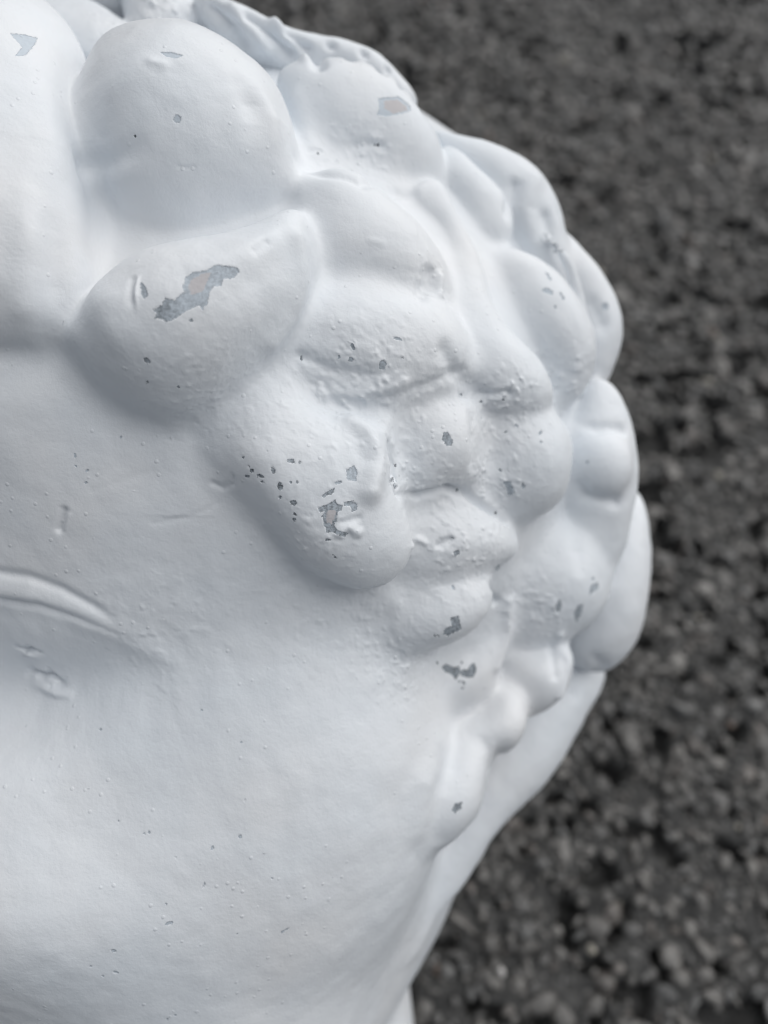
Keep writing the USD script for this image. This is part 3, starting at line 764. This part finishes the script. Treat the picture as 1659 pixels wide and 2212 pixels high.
WORN = [   # outline, dirt, patch worn through to the plaster
    (c1((1185, 1440), (1240, 1450), (1290, 1455), (1305, 1485), (1270, 1515), (1215, 1520), (1205, 1555), (1165, 1560), (1140, 1600), (1130, 1650), (1105, 1690), (1080, 1665), (1030, 1685), (990, 1710), (960, 1735), (905, 1755), (880, 1740), (840, 1735), (855, 1705), (825, 1685), (880, 1660), (895, 1620), (950, 1635), (985, 1600), (1010, 1590), (990, 1570), (1010, 1510), (1050, 1485), (1110, 1475), (1150, 1455)), 'left',
     c1((1040, 1520), (1100, 1490), (1150, 1480), (1130, 1530), (1100, 1590), (1040, 1605), (1025, 1560))),
    (c1((765, 1530), (790, 1560), (805, 1610), (785, 1630), (765, 1600)), .5, None),
    (c1((55, 180), (120, 185), (205, 205), (190, 240), (140, 300), (80, 305), (120, 255), (90, 220)), .05, None),
    (c1((870, 283), (930, 283), (1000, 300), (960, 318), (900, 308)), .02, None),
    (dot(c1, 965, 648, 24), .1, None), (dot(c1, 800, 1964, 13, 1.8, .6), .85, None), (dot(c1, 1040, 1744, 9), .8, None), (dot(c1, 803, 2083, 7), .8, None),
    (c2((815, 535), (925, 525), (985, 570), (995, 600), (960, 615), (890, 630), (860, 635), (808, 625), (820, 590)), .0, c2((845, 545), (920, 540), (970, 575), (975, 600), (900, 618), (850, 590))),
    (c2((820, 1970), (845, 1955), (862, 1980), (850, 2010), (820, 2015)), .5, None), (dot(c2, 676, 1890, 11, 1.8, 1.2), .5, None), (dot(c2, 665, 1957, 14), .5, None),
    (dot(c2, 397, 1951, 9, 1.4, 1.8), .8, None), (dot(c2, 920, 1845, 8, 3.4, .3), .2, None), (dot(c2, 600, 1945, 9), .4, None), (dot(c2, 950, 1948, 6), .8, None),
    (c4((345, 1105), (400, 1088), (440, 1060), (452, 1085), (485, 1092), (475, 1120), (452, 1135), (455, 1170), (435, 1200), (450, 1225), (515, 1245), (495, 1265), (455, 1255), (425, 1240), (398, 1240), (380, 1200), (368, 1150), (385, 1125), (355, 1130)), .65, c4((405, 1120), (440, 1115), (445, 1150), (425, 1195), (400, 1190), (392, 1160))),
    (c4((490, 1075), (540, 1070), (565, 1085), (560, 1120), (535, 1130), (525, 1100), (495, 1095)), .5, None), (c4((370, 1040), (420, 1005), (440, 1000), (435, 1025), (370, 1052)), .65, None),
    (c4((500, 900), (545, 875), (565, 920), (555, 960), (510, 955)), .3, None), (dot(c4, 460, 969, 10, 2.2, -.3), .5, None),
    (dot(c4, 142, 988, 16, 1.5, 1.2), .9, None), (dot(c4, 215, 1079, 14, 1.5, .2), .9, None), (dot(c4, 104, 900, 13, 1.5, 1.2), .9, None), (dot(c4, 203, 851, 13, 1.7, .2), .8, None), (dot(c4, 35, 933, 9, 2.4, .3), .9, None),
    (dot(c4, -10, 905, 9, 1.6, 1), .9, None), (dot(c4, -38, 935, 8, 1.5), .9, None), (dot(c4, -28, 882, 7), .9, None), (dot(c4, 45, 965, 7, 2, .5), .9, None), (dot(c4, -60, 830, 7), .9, None), (dot(c4, 200, 968, 7), .7, None), (dot(c4, 236, 966, 7), .7, None), (dot(c4, 141, 1050, 9), .7, None), (dot(c4, 250, 857, 7), .7, None),
    (dot(c4, 218, 1170, 11), .95, None), (dot(c4, 405, 1281, 7, 2.6, .1), 1, None), (dot(c4, 440, 1372, 4.5, 4, .75), 1, None), (dot(c4, 222, 1142, 6, 1.8, .8), .95, None),
    (c4((1030, 700), (1055, 690), (1085, 740), (1070, 770), (1045, 765), (1022, 735)), .6, None), (c4((1355, 965), (1400, 960), (1420, 1020), (1385, 1045), (1375, 1000)), .4, None), (dot(c4, 1465, 988, 12, 1.5, 1.5), .45, None), (dot(c4, 1432, 660, 7, 1.8, .8), .5, None), (dot(c4, 1340, 900, 6, 1.8, .8), .6, None),
    (dot(c4, 1561, 697, 8, 2, 2), .4, None), (dot(c4, 1563, 747, 8), .4, None), (dot(c4, 1372, 692, 5, 2, -.5), .6, None),
    (dot(c4, 1104, 1352, 15, 1.3, -.6), .75, None), (dot(c4, 1082, 1272, 6, 2, .3), .9, None), (dot(c4, 1325, 1432, 9, 2, -.9), .5, None),
    (c4((1070, 1705), (1115, 1695), (1130, 1770), (1085, 1790), (1060, 1808), (1030, 1795), (1040, 1765), (1075, 1750)), .75, None), (dot(c4, 1084, 1539, 9, 1.7, .9), .1, None), (dot(c4, 1005, 1805, 5, 2.5, .8), .9, None), (dot(c4, 985, 1803, 4, 2.5, .8), .9, None),
    (c4((1022, 1975), (1045, 1955), (1080, 1970), (1095, 1975), (1120, 1965), (1125, 1995), (1140, 1985), (1160, 1990), (1185, 1955), (1205, 1950), (1212, 1990), (1195, 2028), (1150, 2032), (1120, 2012), (1100, 2042), (1075, 2015), (1035, 1995)), .95, None),
    (dot(c4, 1118, 2052, 6), .95, None), (dot(c4, 1142, 2058, 7, 1.6, .9), .95, None), (dot(c4, 1137, 2087, 8), .95, None), (dot(c4, 1132, 1948, 6), .95, None), (dot(c4, 997, 1950, 6, 1.6, 1), .95, None),
    (c6((1170, 105), (1185, 72), (1198, 85), (1192, 125), (1175, 130)), .7, None), (c6((1255, 135), (1275, 100), (1298, 92), (1295, 130), (1265, 180)), .6, None), (c6((1328, 55), (1332, 10), (1370, -10), (1372, 20)), .5, None), (dot(c6, 1158, 122, 7), .7, None), (dot(c6, 1345, -25, 8), .5, None),
    (c6((685, 1055), (700, 1025), (735, 1018), (728, 1050), (700, 1072)), .85, None),
    (c5((735, 475), (765, 458), (800, 480), (795, 498), (755, 490)), .15, None), (c5((755, 378), (775, 385), (790, 410), (785, 425)), .25, None), (c5((828, 480), (845, 490), (866, 522), (850, 525)), .25, None), (dot(c5, 1083, 562, 20), .25, None), (dot(c5, 812, 566, 6, 1.8, 1.4), .4, None), (dot(c5, 985, 1415, 9), .2, None), (dot(c5, 1232, 820 , 7), .2, None),
    (dot(c3, 408, 1282, 7, 2, 1.5), .6, None), (dot(c3, 474, 1362, 8), .5, None), (dot(c3, 466, 1428, 5, 2.6), .6, None), (dot(c3, 658, 1179, 6), .7, None), (dot(c3, 972, 908, 6, 1.5, 1), .9, None), (dot(c3, 412, 1338, 5, 2, .8), .6, None),
    (dot(c7, 546, 376, 8), .9, None), (dot(c7, 1306, 960, 11), .75, None), (dot(c7, 1156, 1024, 8, 1.8, 2), .5, None), (dot(c7, 1110, 1224, 7, 2.6, 2), .8, None), (dot(c7, 921, 1433, 10, 2.3, -.3), .85, None), (dot(c7, 617, 1583, 9, 1.8, .2), .6, None), (dot(c7, 646, 878, 7), .8, None), (dot(c7, 812, 938, 7, 1.5, 1.5), .7, None), (dot(c7, 786, 944, 6), .5, None), (dot(c7, 904, 1327, 6), .8, None),
    (dot(c7, 1553, 1470, 4, 7, -.55), .9, None), (dot(c7, 630, 1700, 8, 2, .2), .5, None), (dot(c7, 494, 1667, 6), .6, None), (dot(c7, 955, 1073, 5), .7, None), (dot(c7, 1481, 1189, 5), .9, None), (dot(c7, 1315, 447, 6), .4, None), (dot(c7, 1291, 1490, 5), .7, None), (dot(c7, 1334, 762, 4, 2.5, 1.9), .8, None), (dot(c7, 1096, 270, 5), .6, None), (dot(c7, 560, 1720, 6), .5, None), (dot(c7, 911, 1955, 6), .6, None), (dot(c7, 955, 1935, 6), .6, None),
]
PITS = c2((795, 787), (813, 790)) + c2((487, 835)) + c4((1130, 488), (1238, 528), (770, 875), (1105, 1008), (1316, 1134), (1358, 518)) + c1((735, 742))
for (u, v) in PITS:
    WORN.append(([(u + 3.2 * math.cos(t), v + 3.2 * math.sin(t)) for t in (0, 1, 2, 3, 4, 5)], 1.6, None))


def wear(V, N, band):
    """mm inside each worn outline, for the vertices of the front surface there"""
    u, v = to_px(V)
    chip = np.full(len(V), -1.0); bare = np.full(len(V), -1.0); dirt = np.zeros(len(V))
    fr = np.where((N * V).sum(1) < 0)[0]
    tr = cKDTree(np.column_stack([u[fr], v[fr]]))
    for out, dv, inner in WORN:
        if dv != 'left' and dv < 1.5 and out[0][0] < 640 and out[0][1] > 860 and not (out[0][0] > 500 and out[0][1] < 1300):
            dv = dv * 0.35
        pg = shapely.Polygon(out).buffer(0)
        x0, y0, x1, y1 = pg.bounds
        c_, R_ = ((x0 + x1) / 2, (y0 + y1) / 2), 0.5 * math.hypot(x1 - x0, y1 - y0) + band
        i = fr[tr.query_ball_point(c_, R_)]
        if not len(i):
            continue
        zc = np.median(np.sort(V[i, 2])[:max(len(i) // 2, 1)])
        i = i[V[i, 2] < zc + 0.012]
        pp = shapely.points(u[i], v[i]); ins = shapely.contains_xy(pg, u[i], v[i])
        d_ = shapely.distance(pg.exterior if pg.geom_type == 'Polygon' else pg.boundary, pp) * np.where(ins, 1, -1) * zc / FP * 1000
        d_ = np.clip(d_, -1, 2)
        up = d_ > chip[i]
        j = i[up]
        chip[j] = d_[up]
        dirt[j] = np.clip(0.8 - (u[j] - 335) / 120, .28, .8) if dv == 'left' else dv
        if inner:
            pi = shapely.Polygon(inner).buffer(0)
            ii = shapely.contains_xy(pi, u[j], v[j])
            bare[j] = np.clip(shapely.distance(pi.exterior, shapely.points(u[j], v[j])) * np.where(ii, 1, -1) * zc / FP * 1000, -1, 2)
    return chip, bare, dirt


N = vnormals(V, F)
for lev in range(LEVELS - 1):
    CHIP, BARE, DIRT = wear(V, N, 14)
    V, F, fresh = refine(V, F, 90, CHIP > -0.45)
    N = vnormals(V, F)
CHIP, BARE, DIRT = wear(V, N, 14)
V = V - N * (0.00010 * np.clip((CHIP + 0.02) / 0.1, 0, 1) * (CHIP > -0.02))[:, None]
print('bust', len(V), len(F))
N = vnormals(V, F)
OWN = np.zeros(len(V), np.int32)
for s_ in range(0, len(V), 400000):
    OWN[s_:s_ + 400000] = field(V[s_:s_ + 400000], True)[1]

# local frame of the bust: world axes, origin on the ground under the head
base = CAM + HC[0] * RGT + HC[1] * UPV + HC[2] * FWD
base[2] = 0
P = CAM + np.outer(V[:, 0], RGT) + np.outer(V[:, 1], UPV) + np.outer(V[:, 2], FWD) - base
NW = np.outer(N[:, 0], RGT) + np.outer(N[:, 1], UPV) + np.outer(N[:, 2], FWD)
F = F[:, ::-1]                                         # the sculpting frame is left-handed
bust = UsdGeom.Xform.Define(stage, '/World/statue_bust')
bust.AddTranslateOp().Set(Gf.Vec3d(*base))
keys(bust.GetPrim(), label='white painted bust of a curly-haired head with chipped paint, lying on dark asphalt', category='bust')
face_own = np.max(OWN[F], 1)
fo = np.sort(OWN[F], 1)
face_own = fo[:, 1]
count = {}
for li, L in enumerate(LOCKS):
    ff = F[face_own == li]
    if not len(ff):
        continue
    used, inv = np.unique(ff.ravel(), return_inverse=True)
    k = count.get(L[0], 0); count[L[0]] = k + 1
    define('/World/statue_bust/' + L[0] + ('' if k == 0 else f'_{k:03d}'), P[used], inv.reshape(-1, 3), PAINT, NW[used],
           prim={'chip': CHIP[used], 'bare': BARE[used], 'dirt': DIRT[used]})
print('lowest point', P[:, 2].min())
